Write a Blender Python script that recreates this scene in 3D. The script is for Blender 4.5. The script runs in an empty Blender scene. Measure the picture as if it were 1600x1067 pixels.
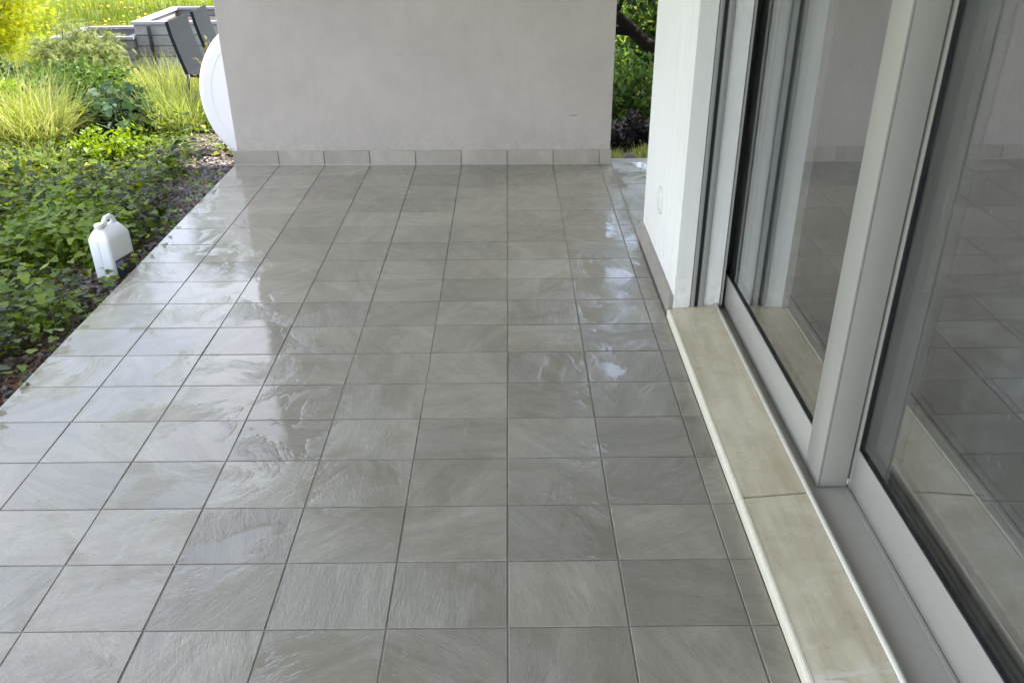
import bpy, bmesh, math, random
import numpy as np
from mathutils import Vector, Matrix

random.seed(7); rng = np.random.default_rng(7)
S = bpy.context.scene
COL = S.collection

# ------------------------------------------------------------------ camera, sky, sun, exposure
CAM_LOC = (0.016, -1.628, 1.722)
cam_d = bpy.data.cameras.new('camera'); cam = bpy.data.objects.new('camera', cam_d); COL.objects.link(cam)
R = Vector((0.999955, -0.0051, -0.0080)); F = Vector((0.00082, 0.8820, -0.4712))
F.normalize(); R = (R - F * R.dot(F)).normalized(); U = R.cross(F)
cam.matrix_world = Matrix(((R.x, U.x, -F.x, CAM_LOC[0]), (R.y, U.y, -F.y, CAM_LOC[1]), (R.z, U.z, -F.z, CAM_LOC[2]), (0, 0, 0, 1)))
cam_d.sensor_width = 36; cam_d.lens = 30.0; cam_d.clip_start = 0.02; cam_d.clip_end = 2000
S.camera = cam

SUN_EL, SUN_AZ = 50.0, 68.0            # azimuth measured from +y towards +x
w = bpy.data.worlds.new('World'); S.world = w; w.use_nodes = True
nt = w.node_tree; sky = nt.nodes.new('ShaderNodeTexSky'); sky.sky_type = 'NISHITA'; sky.sun_disc = False
sky.sun_elevation = math.radians(SUN_EL); sky.sun_rotation = math.radians(SUN_AZ)
sky.air_density = 1.0; sky.dust_density = 1.0; sky.ozone_density = 1.0
bg = nt.nodes['Background']; bg.inputs['Strength'].default_value = 0.15
# thin broken cloud over the whole sky
tc = nt.nodes.new('ShaderNodeTexCoord'); cn = nt.nodes.new('ShaderNodeTexNoise'); cn.inputs['Scale'].default_value = 2.2; cn.inputs['Detail'].default_value = 6
nt.links.new(tc.outputs['Generated'], cn.inputs['Vector'])
cr = nt.nodes.new('ShaderNodeMapRange'); cr.inputs[1].default_value = .35; cr.inputs[2].default_value = .68; cr.inputs[3].default_value = .04; cr.inputs[4].default_value = .66
nt.links.new(cn.outputs['Fac'], cr.inputs[0])
cm = nt.nodes.new('ShaderNodeMix'); cm.data_type = 'RGBA'; cm.inputs[7].default_value = (5.3, 5.1, 5.25, 1)
nt.links.new(cr.outputs[0], cm.inputs[0]); nt.links.new(sky.outputs[0], cm.inputs[6]); nt.links.new(cm.outputs[2], bg.inputs[0])
sun_d = bpy.data.lights.new('sun', 'SUN'); sun_d.energy = 3.3; sun_d.angle = math.radians(0.5); sun_d.color = (1.0, 0.95, 0.86)
sun = bpy.data.objects.new('sun', sun_d); COL.objects.link(sun)
e, a = math.radians(SUN_EL), math.radians(SUN_AZ)
sdir = Vector((math.sin(a) * math.cos(e), math.cos(a) * math.cos(e), math.sin(e)))
sun.rotation_euler = sdir.to_track_quat('Z', 'Y').to_euler()
S.view_settings.view_transform = 'Standard'; S.view_settings.look = 'None'
S.view_settings.gamma = 1.0; S.view_settings.use_curve_mapping = False
S.view_settings.exposure = 2.45
S.render.engine = 'CYCLES'
S.cycles.max_bounces = 10; S.cycles.diffuse_bounces = 5; S.cycles.glossy_bounces = 5; S.cycles.transmission_bounces = 10

# ------------------------------------------------------------------ helpers
def link(o, parent=None):
    COL.objects.link(o)
    if parent is not None: o.parent = parent
    return o

def tag(o, label=None, cat=None, group=None, kind=None):
    if label: o['label'] = label
    if cat: o['category'] = cat
    if group: o['group'] = group
    if kind: o['kind'] = kind
    return o

def empty(name, loc=(0, 0, 0), rz=0.0):
    o = bpy.data.objects.new(name, None); o.location = loc; o.rotation_euler = (0, 0, rz)
    return link(o)

class MB:
    """collects shapes in one bmesh"""
    def __init__(s): s.bm = bmesh.new()
    def box(s, x0, x1, y0, y1, z0, z1, bev=0.0, seg=2):
        b = bmesh.new()
        m = Matrix.Translation(((x0+x1)/2, (y0+y1)/2, (z0+z1)/2)) @ Matrix.Diagonal((x1-x0, y1-y0, z1-z0, 1))
        bmesh.ops.create_cube(b, size=1, matrix=m)
        if bev: bmesh.ops.bevel(b, geom=b.edges[:], offset=bev, segments=seg, affect='EDGES', profile=0.5)
        s.add(b); return s
    def add(s, b, mat=None):
        if mat is not None: bmesh.ops.transform(b, matrix=mat, verts=b.verts)
        me = bpy.data.meshes.new('tmp'); b.to_mesh(me); b.free(); s.bm.from_mesh(me); bpy.data.meshes.remove(me)
    def prism(s, pts, y0, y1):
        """pts: (x,z) outline swept along y"""
        va = [s.bm.verts.new((x, y0, z)) for x, z in pts]; vb = [s.bm.verts.new((x, y1, z)) for x, z in pts]
        n = len(pts)
        for i in range(n): s.bm.faces.new((va[i], va[(i+1) % n], vb[(i+1) % n], vb[i]))
        s.bm.faces.new(va[::-1]); s.bm.faces.new(vb); return s
    def loft(s, rings, cap=True):
        vs = [[s.bm.verts.new(p) for p in r] for r in rings]
        for a_, b_ in zip(vs, vs[1:]):
            n = len(a_)
            for i in range(n): s.bm.faces.new((a_[i], a_[(i+1) % n], b_[(i+1) % n], b_[i]))
        if cap:
            s.bm.faces.new(vs[0][::-1]); s.bm.faces.new(vs[-1])
        return s
    def tube(s, pts, rad, n=8):
        pts = [Vector(p) for p in pts]
        rads = rad if hasattr(rad, '__len__') else [rad]*len(pts)
        rings = []; ref = Vector((0.3, 0.2, 1)).normalized()
        for i, p in enumerate(pts):
            d = (pts[min(i+1, len(pts)-1)] - pts[max(i-1, 0)]).normalized()
            u = d.cross(ref)
            if u.length < 0.05: u = d.cross(Vector((1, 0, 0)))
            u.normalize(); v = d.cross(u)
            rings.append([p + (u*math.cos(2*math.pi*k/n) + v*math.sin(2*math.pi*k/n))*rads[i] for k in range(n)])
        return s.loft(rings)
    def build(s, name, mat, parent=None, smooth=False, angle=None):
        bmesh.ops.recalc_face_normals(s.bm, faces=s.bm.faces[:])
        me = bpy.data.meshes.new(name); s.bm.to_mesh(me); s.bm.free()
        if mat: me.materials.append(mat)
        if smooth: me.polygons.foreach_set('use_smooth', [True]*len(me.polygons))
        if angle is not None: me.set_sharp_from_angle(angle=math.radians(angle))
        return link(bpy.data.objects.new(name, me), parent)

def box(name, mat, parent, x0, x1, y0, y1, z0, z1, bev=0.0, seg=2):
    return MB().box(x0, x1, y0, y1, z0, z1, bev, seg).build(name, mat, parent, smooth=bev > 0, angle=40 if bev > 0 else None)

def mesh_np(name, V, T, mat, parent=None, smooth=False):
    """V (n,3), T (m,3) triangles"""
    V = np.asarray(V, np.float32); T = np.asarray(T, np.int32)
    me = bpy.data.meshes.new(name)
    me.vertices.add(len(V)); me.vertices.foreach_set('co', V.ravel())
    me.loops.add(T.size); me.loops.foreach_set('vertex_index', T.ravel())
    me.polygons.add(len(T)); me.polygons.foreach_set('loop_start', np.arange(0, T.size, 3, dtype=np.int32))
    me.polygons.foreach_set('loop_total', np.full(len(T), 3, np.int32))
    if smooth: me.polygons.foreach_set('use_smooth', np.ones(len(T), bool))
    me.update(calc_edges=True); me.materials.append(mat)
    return link(bpy.data.objects.new(name, me), parent)

def unit(v): return v/np.maximum(np.linalg.norm(v, axis=-1, keepdims=True), 1e-9)

TPL_LEAF = (np.array([(0, 0, 0), (-.28, .42, .07), (0, 1, -.05), (.28, .42, .07), (0, .45, 0)], float),
            np.array([(0, 4, 1), (1, 4, 2), (0, 3, 4), (4, 3, 2)]))
_iv = [(0, 0, .0), (-.34, -.12, .05), (-.52, .22, .06), (-.30, .42, .03), (-.30, .70, .04), (0, 1.0, -.10), (.30, .70, .04), (.30, .42, .03), (.52, .22, .06), (.34, -.12, .05), (0, .35, 0)]
TPL_IVY = (np.array(_iv, float), np.array([(10, i+1, i) for i in range(9)] + [(10, 0, 9)]))
def _spray(n=5):
    V = []; T = []
    for k in range(n):
        t = k/(n-1)
        for sgn in (-1, 1):
            b = len(V); L = .38*(1-.6*t)
            V += [(0, t*.75, 0), (0, t*.75+.12, 0), (sgn*L, t*.75+.28, -.06)]; T += [(b, b+1, b+2)]
    b = len(V); V += [(-.035, 0, 0), (.035, 0, 0), (0, 1, 0)]; T += [(b, b+1, b+2)]
    return np.array(V, float), np.array(T)
TPL_SPRAY = _spray()
TPL_NEEDLE = (np.array([(-.05, 0, 0), (.05, 0, 0), (0, 1, 0)], float), np.array([(0, 1, 2)]))

def leaf_arrays(P, D, N, size, tpl):
    """leaf axis D, normal hint N"""
    P = np.asarray(P, float); D = unit(np.asarray(D, float)); N = np.asarray(N, float)
    X = unit(np.cross(D, N)); Z = np.cross(X, D)
    tv, tt = tpl; size = np.asarray(size)[:, None, None]
    V = P[:, None, :] + size*(tv[None, :, 0:1]*X[:, None, :] + tv[None, :, 1:2]*D[:, None, :] + tv[None, :, 2:3]*Z[:, None, :])
    T = tt[None] + (np.arange(len(P))*len(tv))[:, None, None]
    return V.reshape(-1, 3), T.reshape(-1, 3)

def blade_arrays(P, az, lean, L, W, curl):
    """grass blades: base P, azimuth, initial lean from vertical, length, width, extra lean along the blade"""
    n = len(P); k = 4; h = np.stack([np.cos(az), np.sin(az), 0*az], -1); side = np.stack([-np.sin(az), np.cos(az), 0*az], -1)
    tw = rng.uniform(-.9, .9, n)[:, None]; side = unit(side*np.cos(tw) + h*np.sin(tw))
    c = P.copy(); rows = []
    for i in range(k):
        t = i/(k-1); wd = W*(1-t)**.7 if i < k-1 else 0*W
        rows.append((c - side*wd[:, None]*.5, c + side*wd[:, None]*.5))
        th = lean + curl*(t+.15)
        c = c + (L/(k-1))[:, None]*(h*np.sin(th)[:, None] + np.array([0, 0, 1.])*np.cos(th)[:, None])
    V = np.concatenate([np.stack([r[0], r[1]], 1) for r in rows[:-1]] + [rows[-1][0][:, None]], 1)   # n,7,3
    tt = np.array([(0, 1, 2), (1, 3, 2), (2, 3, 4), (3, 5, 4), (4, 5, 6)])
    T = tt[None] + (np.arange(n)*7)[:, None, None]
    return V.reshape(-1, 3), T.reshape(-1, 3)

def merge(parts):
    Vs = []; Ts = []; o = 0
    for V, T in parts: Vs.append(V); Ts.append(T+o); o += len(V)
    return np.concatenate(Vs), np.concatenate(Ts)

# ------------------------------------------------------------------ materials
class Mat:
    def __init__(s, name, base=(.5, .5, .5), rough=.6, **kw):
        s.m = bpy.data.materials.new(name); s.m.use_nodes = True; s.t = s.m.node_tree
        s.p = s.t.nodes['Principled BSDF']; s.out = s.t.nodes['Material Output']
        s.p.inputs['Base Color'].default_value = (*base, 1); s.p.inputs['Roughness'].default_value = rough
        for k, v in kw.items(): s.p.inputs[k.replace('_', ' ')].default_value = v
    def n(s, typ, ins=None, **props):
        nd = s.t.nodes.new(typ)
        for k, v in props.items(): setattr(nd, k, v)
        for k, v in (ins or {}).items():
            if isinstance(v, bpy.types.NodeSocket): s.t.links.new(v, nd.inputs[k])
            else: nd.inputs[k].default_value = v
        return nd
    def l(s, a_, b_): s.t.links.new(a_, b_)
    def ramp(s, fac, stops):
        r = s.n('ShaderNodeValToRGB', {'Fac': fac}); el = r.color_ramp.elements
        while len(el) < len(stops): el.new(0.5)
        for e_, (p_, c_) in zip(el, stops):
            e_.position = p_; e_.color = (*c_, 1) if hasattr(c_, '__len__') else (c_, c_, c_, 1)
        return r.outputs[0]
    def noise(s, vec, scale, detail=4, rough=.55, dist=0.0):
        return s.n('ShaderNodeTexNoise', {'Vector': vec, 'Scale': scale, 'Detail': detail, 'Roughness': rough, 'Distortion': dist}).outputs['Fac']
    def mix(s, fac, a_, b_, mode='MIX'):
        nd = s.n('ShaderNodeMix', data_type='RGBA', blend_type=mode)
        for sock, v in ((nd.inputs[0], fac), (nd.inputs[6], a_), (nd.inputs[7], b_)):
            if isinstance(v, bpy.types.NodeSocket): s.l(v, sock)
            else: sock.default_value = v if not hasattr(v, '__len__') else (*v, 1)
        return nd.outputs[2]
    def math(s, op, a_, b_=0.0, clamp=False):
        nd = s.n('ShaderNodeMath', operation=op, use_clamp=clamp)
        for i, v in enumerate((a_, b_)):
            if isinstance(v, bpy.types.NodeSocket): s.l(v, nd.inputs[i])
            else: nd.inputs[i].default_value = v
        return nd.outputs[0]
    def pos(s): return s.n('ShaderNodeNewGeometry').outputs['Position']
    def bump(s, h, strength=.3, dist=.01, normal=None):
        nd = s.n('ShaderNodeBump', {'Height': h, 'Strength': strength, 'Distance': dist})
        if normal is not None: s.l(normal, nd.inputs['Normal'])
        return nd.outputs[0]

def plaster(name, base, dirt=.12, grain=.002, marks=()):
    M = Mat(name, base, .85); P = M.pos()
    big = M.noise(P, 1.6, 5, .6); mid = M.noise(P, 9, 4, .6); fine = M.noise(P, 330, 3, .6); fine2 = M.noise(P, 120, 4, .65)
    f = M.math('ADD', M.math('MULTIPLY', big, .6), M.math('MULTIPLY', mid, .4))
    d = tuple(c*(1-dirt*1.6) for c in base)
    col = M.mix(M.ramp(f, [(.36, 0.0), (.62, 1.0)]), d, base)
    for (x, z, wx, wz, amt) in marks:      # small scuffs with a shape of their own
        sp = M.n('ShaderNodeSeparateXYZ', {'Vector': P})
        dx = M.math('DIVIDE', M.math('SUBTRACT', sp.outputs[0], x), wx); dz = M.math('DIVIDE', M.math('SUBTRACT', sp.outputs[2], z), wz)
        r2 = M.math('ADD', M.math('MULTIPLY', dx, dx), M.math('MULTIPLY', dz, dz))
        r2 = M.math('ADD', r2, M.math('MULTIPLY', M.math('SUBTRACT', fine2, .5), 2.4))
        fac = M.math('MULTIPLY', M.math('SUBTRACT', 1.0, r2, clamp=True), amt)
        col = M.mix(fac, col, (.07, .06, .05))
    sp = M.n('ShaderNodeSeparateXYZ', {'Vector': P})
    foot = M.math('SUBTRACT', 1.0, M.math('DIVIDE', sp.outputs[2], .34), clamp=True)        # rain splash dirt above the base
    splash = M.math('MULTIPLY', M.math('MULTIPLY', foot, M.ramp(M.noise(P, 24, 6, .7), [(.40, 0.), (.64, 1.)])), .45)
    col = M.mix(splash, col, tuple(c*.55 for c in base))
    run = M.noise(M.n('ShaderNodeMapping', {'Vector': P, 'Scale': (7, 7, .5)}).outputs[0], 3, 5, .65)
    col = M.mix(M.ramp(run, [(.52, 0.), (.74, .22)]), col, tuple(c*.72 for c in base))
    M.l(col, M.p.inputs['Base Color'])
    trowel = M.noise(M.n('ShaderNodeMapping', {'Vector': P, 'Scale': (1, 1, 2.2)}).outputs[0], 14, 5, .6, .8)
    M.l(M.bump(M.math('ADD', M.math('ADD', fine, M.math('MULTIPLY', fine2, .8)), M.math('MULTIPLY', trowel, 1.1)), .7, grain), M.p.inputs['Normal'])
    return M.m

def tile_mat(name, c0, c1, wet=True):
    M = Mat(name, c0, .3); P = M.pos(); oi = M.n('ShaderNodeObjectInfo'); rnd = oi.outputs['Random']
    off = M.n('ShaderNodeCombineXYZ', {'X': M.math('MULTIPLY', rnd, 37.0), 'Y': M.math('MULTIPLY', rnd, 91.0), 'Z': M.math('MULTIPLY', rnd, 13.0)})
    q = M.n('ShaderNodeVectorMath', {0: P, 1: off.outputs[0]}, operation='ADD').outputs[0]
    ang = M.math('MULTIPLY', rnd, 47.0)
    rot = M.n('ShaderNodeVectorRotate', {'Vector': q, 'Angle': ang}, rotation_type='Z_AXIS').outputs[0]
    st = M.n('ShaderNodeMapping', {'Vector': rot, 'Scale': (1.0, 4.5, 1.0)}).outputs[0]
    cloud = M.noise(st, 3.2, 6, .62, .6); fine = M.noise(st, 26, 6, .68, .4); speck = M.noise(q, 160, 3, .6)
    ridg = M.noise(st, 11, 7, .66, 1.2)
    f = M.math('ADD', M.math('MULTIPLY', cloud, .75), M.math('MULTIPLY', fine, .25))
    col = M.mix(M.ramp(f, [(.32, 0.0), (.70, 1.0)]), c0, c1)
    v = M.math('ADD', M.math('MULTIPLY', rnd, .26), .87)
    hs = M.n('ShaderNodeHueSaturation', {'Color': col, 'Value': v, 'Saturation': .95})
    col = M.mix(M.ramp(speck, [(.30, .22), (.46, 0.0)]), hs.outputs[0], (.10, .095, .08))
    M.l(col, M.p.inputs['Base Color'])
    # rare pale veins
    vein = M.ramp(M.math('ADD', ridg, M.math('MULTIPLY', M.math('SUBTRACT', cloud, .5), .5)), [(.60, 0.0), (.78, .14)])
    col = M.mix(vein, col, tuple(min(1, c*1.35) for c in c1))
    stain = M.ramp(M.noise(P, 1.3, 6, .65, .8), [(.40, .30), (.52, 0.0)])
    col = M.mix(stain, col, tuple(c*.70 for c in c0))
    M.l(col, M.p.inputs['Base Color'])
    # slate relief, drowned where the water film stands
    sx = M.n('ShaderNodeSeparateXYZ', {'Vector': P})
    fall = M.math('MULTIPLY', M.math('ADD', M.math('MULTIPLY', sx.outputs[0], -.5), -.15, clamp=True), .17)   # the floor drains to its garden edge
    fall = M.math('ADD', fall, M.math('MULTIPLY', M.math('MULTIPLY', sx.outputs[1], .25, clamp=True), .07))
    film = M.math('SUBTRACT', M.noise(P, 3.4, 5, .6, .7), fall)
    puddle = M.ramp(film, [(.40, 1.0), (.52, 0.0)])
    relief = M.math('ADD', M.math('MULTIPLY', ridg, .8), M.math('MULTIPLY', fine, .55))
    open_ = M.math('SUBTRACT', 1.0, M.math('MULTIPLY', puddle, .97))
    hgt = M.math('MULTIPLY', relief, open_)
    ripple = M.math('MULTIPLY', M.noise(P, 4.5, 3, .45), .34)
    M.l(M.bump(relief, 1.0, .0013), M.p.inputs['Normal'])
    M.l(M.ramp(film, [(.40, .22 if wet else .4), (.62, .42 if wet else .5)]), M.p.inputs['Roughness'])
    M.p.inputs['IOR'].default_value = 1.45; M.p.inputs['Specular IOR Level'].default_value = .04 if wet else .4
    M.p.inputs['Coat Weight'].default_value = 1.0 if wet else .0
    M.p.inputs['Coat IOR'].default_value = 1.48
    M.l(M.ramp(film, [(.44, .0), (.60, .05)]), M.p.inputs['Coat Roughness'])
    M.l(M.bump(M.math('ADD', hgt, ripple), 1.0, .0046), M.p.inputs['Coat Normal'])
    return M.m

def leaf_mat(name, cols, trans=.45, rough=.45, spec=.5, bright=1.6):
    """cols: natural leaf colours picked leaf by leaf"""
    M = Mat(name, cols[0], rough); M.p.inputs['Specular IOR Level'].default_value = spec
    r = M.n('ShaderNodeNewGeometry').outputs['Random Per Island']
    st = [(i/max(len(cols)-1, 1), c) for i, c in enumerate(cols)]
    col = M.ramp(r, st)
    v = M.noise(M.pos(), 25, 2)
    col2 = M.n('ShaderNodeHueSaturation', {'Color': col, 'Value': M.math('ADD', M.math('MULTIPLY', v, .6), .7)}).outputs[0]
    M.l(col2, M.p.inputs['Base Color'])
    tcol = M.n('ShaderNodeHueSaturation', {'Color': col2, 'Value': bright, 'Saturation': 1.1, 'Hue': .487}).outputs[0]
    tr = M.n('ShaderNodeBsdfTranslucent', {'Color': tcol})
    mx = M.n('ShaderNodeMixShader', {0: trans, 1: M.p.outputs[0], 2: tr.outputs[0]})
    M.l(mx.outputs[0], M.out.inputs['Surface']); return M.m

def simple(name, base, rough=.5, var=.1, scale=8, bump=0.0, bscale=200, **kw):
    M = Mat(name, base, rough, **kw); P = M.pos()
    f = M.noise(P, scale, 5, .6)
    col = M.mix(f, tuple(c*(1-var) for c in base), tuple(min(1, c*(1+var)) for c in base))
    M.l(col, M.p.inputs['Base Color'])
    if bump: M.l(M.bump(M.noise(P, bscale, 3), .5, bump), M.p.inputs['Normal'])
    return M.m

def sill_mat():
    M = Mat('sill_stone', (.5, .45, .36), .35); P = M.pos()
    oi = M.n('ShaderNodeObjectInfo').outputs['Random']
    q = M.n('ShaderNodeVectorMath', {0: P, 1: M.n('ShaderNodeCombineXYZ', {'X': M.math('MULTIPLY', oi, 9.), 'Y': M.math('MULTIPLY', oi, 5.)}).outputs[0]}, operation='ADD').outputs[0]
    st = M.n('ShaderNodeMapping', {'Vector': q, 'Scale': (7, .9, 1)}).outputs[0]
    f = M.noise(st, 2.6, 6, .6, .5); g = M.noise(st, 18, 5, .6); s2 = M.noise(P, 240, 2)
    col = M.mix(M.ramp(f, [(.34, 0.0), (.66, 1.0)]), (.50, .42, .265), (.66, .58, .41))
    col = M.mix(M.ramp(g, [(.42, 0.0), (.70, .35)]), col, (.60, .56, .47))
    col = M.mix(M.ramp(s2, [(.22, .5), (.30, 0.0)]), col, (.25, .21, .15))
    M.l(col, M.p.inputs['Base Color'])
    blot = M.noise(P, 6, 6, .65, .5); col = M.mix(M.ramp(blot, [(.38, .28), (.52, 0.0)]), col, (.36, .295, .175))
    sx = M.n('ShaderNodeSeparateXYZ', {'Vector': P})
    near = M.math('MULTIPLY', M.math('SUBTRACT', -.165, sx.outputs[1]), 14.0, clamp=True)
    smear = M.ramp(M.noise(M.n('ShaderNodeMapping', {'Vector': P, 'Rotation': (0, 0, .5), 'Scale': (4, 16, 1)}).outputs[0], 2.2, 4, .6), [(.46, 0.), (.56, .8)])
    col = M.mix(M.math('MULTIPLY', near, smear), col, (.78, .74, .66))   # whitish streaks towards the near end
    M.l(col, M.p.inputs['Base Color'])
    wet = M.noise(P, 5, 4); M.l(M.ramp(wet, [(.4, .22), (.6, .5)]), M.p.inputs['Roughness'])
    M.l(M.bump(M.math('ADD', g, M.math('MULTIPLY', s2, .3)), .4, .0012), M.p.inputs['Normal'])
    return M.m

def ground_mat():
    M = Mat('soil_and_turf', (.06, .05, .035), .95); P = M.pos()
    sp = M.n('ShaderNodeSeparateXYZ', {'Vector': P})
    n1 = M.noise(P, 1.2, 5); n2 = M.noise(P, 18, 5); n3 = M.noise(P, .25, 4)
    soil = M.mix(n2, (.035, .026, .018), (.10, .08, .055))
    turf = M.mix(n1, (.06, .10, .018), (.11, .15, .03)); turf = M.mix(M.ramp(n3, [(.4, 0.), (.6, .5)]), turf, (.14, .15, .04))
    far = M.math('ADD', sp.outputs[1], M.math('MULTIPLY', M.math('SUBTRACT', n1, .5), 2.0))
    fac = M.ramp(M.math('DIVIDE', far, 20.0), [(.34, 0.0), (.44, 1.0)])
    fx = M.ramp(M.math('DIVIDE', M.math('MULTIPLY', sp.outputs[0], -1.0), 20.0), [(.28, 0.), (.36, 1.)])
    M.l(M.mix(M.math('MAXIMUM', fac, fx), soil, turf), M.p.inputs['Base Color'])
    M.l(M.bump(n2, .8, .03), M.p.inputs['Normal']); return M.m

def island_mat(name, cols, rough=.8):
    M = Mat(name, cols[0], rough); r = M.n('ShaderNodeNewGeometry').outputs['Random Per Island']
    col = M.ramp(r, [(i/(len(cols)-1), c) for i, c in enumerate(cols)])
    v = M.noise(M.pos(), 120, 3); M.l(M.mix(M.math('MULTIPLY', v, .6), col, tuple(c*.55 for c in cols[0])), M.p.inputs['Base Color'])
    return M.m

def plank_mat():
    M = Mat('weathered_grey_wood', (.30, .28, .28), .7); P = M.pos(); oi = M.n('ShaderNodeObjectInfo').outputs['Random']
    st = M.n('ShaderNodeMapping', {'Vector': M.n('ShaderNodeVectorMath', {0: P, 1: M.n('ShaderNodeCombineXYZ', {'Z': M.math('MULTIPLY', oi, 20.)}).outputs[0]}, operation='ADD').outputs[0], 'Scale': (1.5, 1.5, 14)}).outputs[0]
    f = M.noise(st, 5, 6, .65)
    col = M.mix(M.ramp(f, [(.3, 0.), (.7, 1.)]), (.17, .158, .158), (.27, .255, .258))
    M.l(M.n('ShaderNodeHueSaturation', {'Color': col, 'Value': M.math('ADD', M.math('MULTIPLY', oi, .3), .85)}).outputs[0], M.p.inputs['Base Color'])
    M.l(M.bump(f, .5, .004), M.p.inputs['Normal']); return M.m

def glass_mat():
    """clear glass with dried drops and faint smears"""
    M = Mat('window_glass', (.99, 1.0, .99), 0.0); M.p.inputs['Transmission Weight'].default_value = 1.0; M.p.inputs['IOR'].default_value = 2.0
    P = M.pos(); sp = M.ramp(M.noise(P, 95, 2, .5), [(.66, 0.0), (.72, .16)]); zone = M.ramp(M.noise(P, 3, 3), [(.42, 0.), (.60, 1.)])
    sm = M.ramp(M.noise(M.n('ShaderNodeMapping', {'Vector': P, 'Scale': (1, 6, 1.2)}).outputs[0], 5, 5, .6), [(.45, .004), (.75, .035)])
    d = M.n('ShaderNodeBsdfDiffuse', {'Color': (.6, .6, .58, 1)})
    M.l(M.n('ShaderNodeMixShader', {0: M.math('ADD', M.math('MULTIPLY', sp, zone), sm), 1: M.p.outputs[0], 2: d.outputs[0]}).outputs[0], M.out.inputs['Surface'])
    return M.m

def streaky_white(name, base, rough=.4):
    M = Mat(name, base, rough); P = M.pos()
    st = M.n('ShaderNodeMapping', {'Vector': P, 'Scale': (6, 6, 1.5)}).outputs[0]
    f = M.noise(st, 4, 5); M.l(M.mix(f, tuple(c*.9 for c in base), base), M.p.inputs['Base Color'])
    M.p.inputs['Subsurface Weight'].default_value = 0.0
    return M.m

mTile = tile_mat('wet_slate_tile', (.240, .213, .158), (.345, .313, .238))
mSkirt = tile_mat('skirting_tile', (.36, .31, .25), (.45, .395, .325), wet=False)
mGrout = simple('grey_grout', (.235, .22, .185), .6, .5, 6, .001)
mWall = plaster('grey_render', (.495, .428, .376), .08, .0024, [(-.70, .742, .03, .012, .14), (-.53, .742, .05, .014, .12), (.455, .338, .04, .005, .7)])
mWhite = plaster('white_render', (.85, .80, .715), .03, .0012)
mJamb = plaster('rough_white_render', (.86, .81, .74), .04, .004)
mSoffit = plaster('soffit_paint', (.82, .81, .79), .05, .001)
mAlu = simple('painted_aluminium', (.365, .34, .288), .32, .03, 30)
mAluD = simple('anodised_guide', (.31, .295, .265), .35, .04, 30)
mBlack = simple('black_rubber', (.012, .012, .012), .45, .2, 30)
mGlass = glass_mat()
mSill = sill_mat()
mNose = simple('cream_edge', (.72, .655, .49), .5, .16, 60, .0015, 300)
mGroutL = simple('pale_grout', (.42, .40, .36), .5, .15, 40)
mSeal = simple('white_sealant', (.70, .655, .53), .45, .1, 60)
mGround = ground_mat()
mPlank = plank_mat()
mPaleBoardSkyRim = simple('pale_board_and_sky_rim', (.25, .24, .275), .6, .06, 12)
mBlue = simple('blue_print', (.05, .06, .14), .5, .55, 28)
mChair = simple('dark_slate_sling', (.007, .0095, .0125), .8, .2, 60, .0006, 900, Specular_IOR_Level=.25)
mChairF = simple('black_frame', (.015, .016, .018), .4, .1, 30)
mDisc = simple('white_table_board', (.82, .77, .735), .4, .03, 6)
mCan = streaky_white('white_polyethylene', (.86, .86, .87), .35)
mPlastic = simple('white_plastic', (.80, .76, .68), .35, .03, 30)
mRoomW = simple('room_wall_paint', (.22, .21, .19), .9, .05, 3)
mRoomF = simple('dark_room_floor', (.05, .04, .032), .5, .3, 5)
mTimber = simple('dark_timber', (.035, .026, .02), .9, .4, 20, .004, 60)
mBark = simple('dark_bark', (.014, .011, .008), .98, .5, 25, .02, 45, Specular_IOR_Level=.15)
mStone = island_mat('garden_stones', [(.14, .128, .132), (.25, .23, .23), (.10, .092, .095), (.38, .36, .335), (.18, .16, .155)])
mDead = island_mat('dead_leaves', [(.11, .05, .026), (.16, .09, .045), (.08, .045, .03), (.20, .14, .085), (.14, .045, .02)])
mIvy = leaf_mat('ivy_leaves', [(.04, .075, .007), (.085, .14, .010), (.012, .026, .006), (.20, .26, .016), (.03, .055, .008), (.010, .022, .007), (.28, .33, .022)], .40, .36, .38)
mLime = leaf_mat('lime_leaves', [(.13, .21, .012), (.20, .29, .018), (.08, .14, .010), (.25, .33, .026)], .45, .42, .35)
mYellow = leaf_mat('golden_shrub_leaves', [(.26, .31, .014), (.36, .38, .016), (.16, .22, .012), (.42, .42, .03)], .55, .5, .4)
mJuniper = leaf_mat('pale_conifer_sprays', [(.16, .20, .06), (.24, .27, .09), (.08, .12, .04), (.28, .30, .10)], .4, .55, .3)
mDarkLeaf = leaf_mat('blue_green_leaves', [(.035, .075, .03), (.05, .09, .05), (.025, .05, .022), (.07, .11, .03)], .35, .55, .22)
mReed = leaf_mat('light_grass_blades', [(.22, .27, .05), (.30, .32, .09), (.17, .23, .03), (.36, .35, .16), (.15, .21, .025)], .5, .5, .3)
mFresh = leaf_mat('fresh_grass_blades', [(.17, .23, .045), (.26, .30, .08), (.12, .19, .03), (.32, .33, .13)], .5, .5, .3)
mMeadow = leaf_mat('meadow_blades', [(.12, .18, .012), (.16, .21, .016), (.19, .22, .02), (.09, .15, .01), (.20, .22, .03)], .5, .55, .3)
mFlower = island_mat('dandelion_heads', [(.50, .36, .01), (.45, .30, .01), (.55, .42, .02)])
mDeep = leaf_mat('shade_leaves', [(.022, .05, .010), (.035, .07, .014), (.016, .036, .010), (.05, .09, .018)], .4, .4, .4)
mTreeLeaf = leaf_mat('tree_leaves', [(.035, .075, .015), (.055, .10, .02), (.025, .055, .014), (.08, .13, .03)], .45, .4, .4)
mBushLeaf = leaf_mat('bush_leaves', [(.05, .10, .018), (.08, .14, .025), (.04, .08, .02), (.11, .17, .035)], .45, .55, .22)
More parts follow.
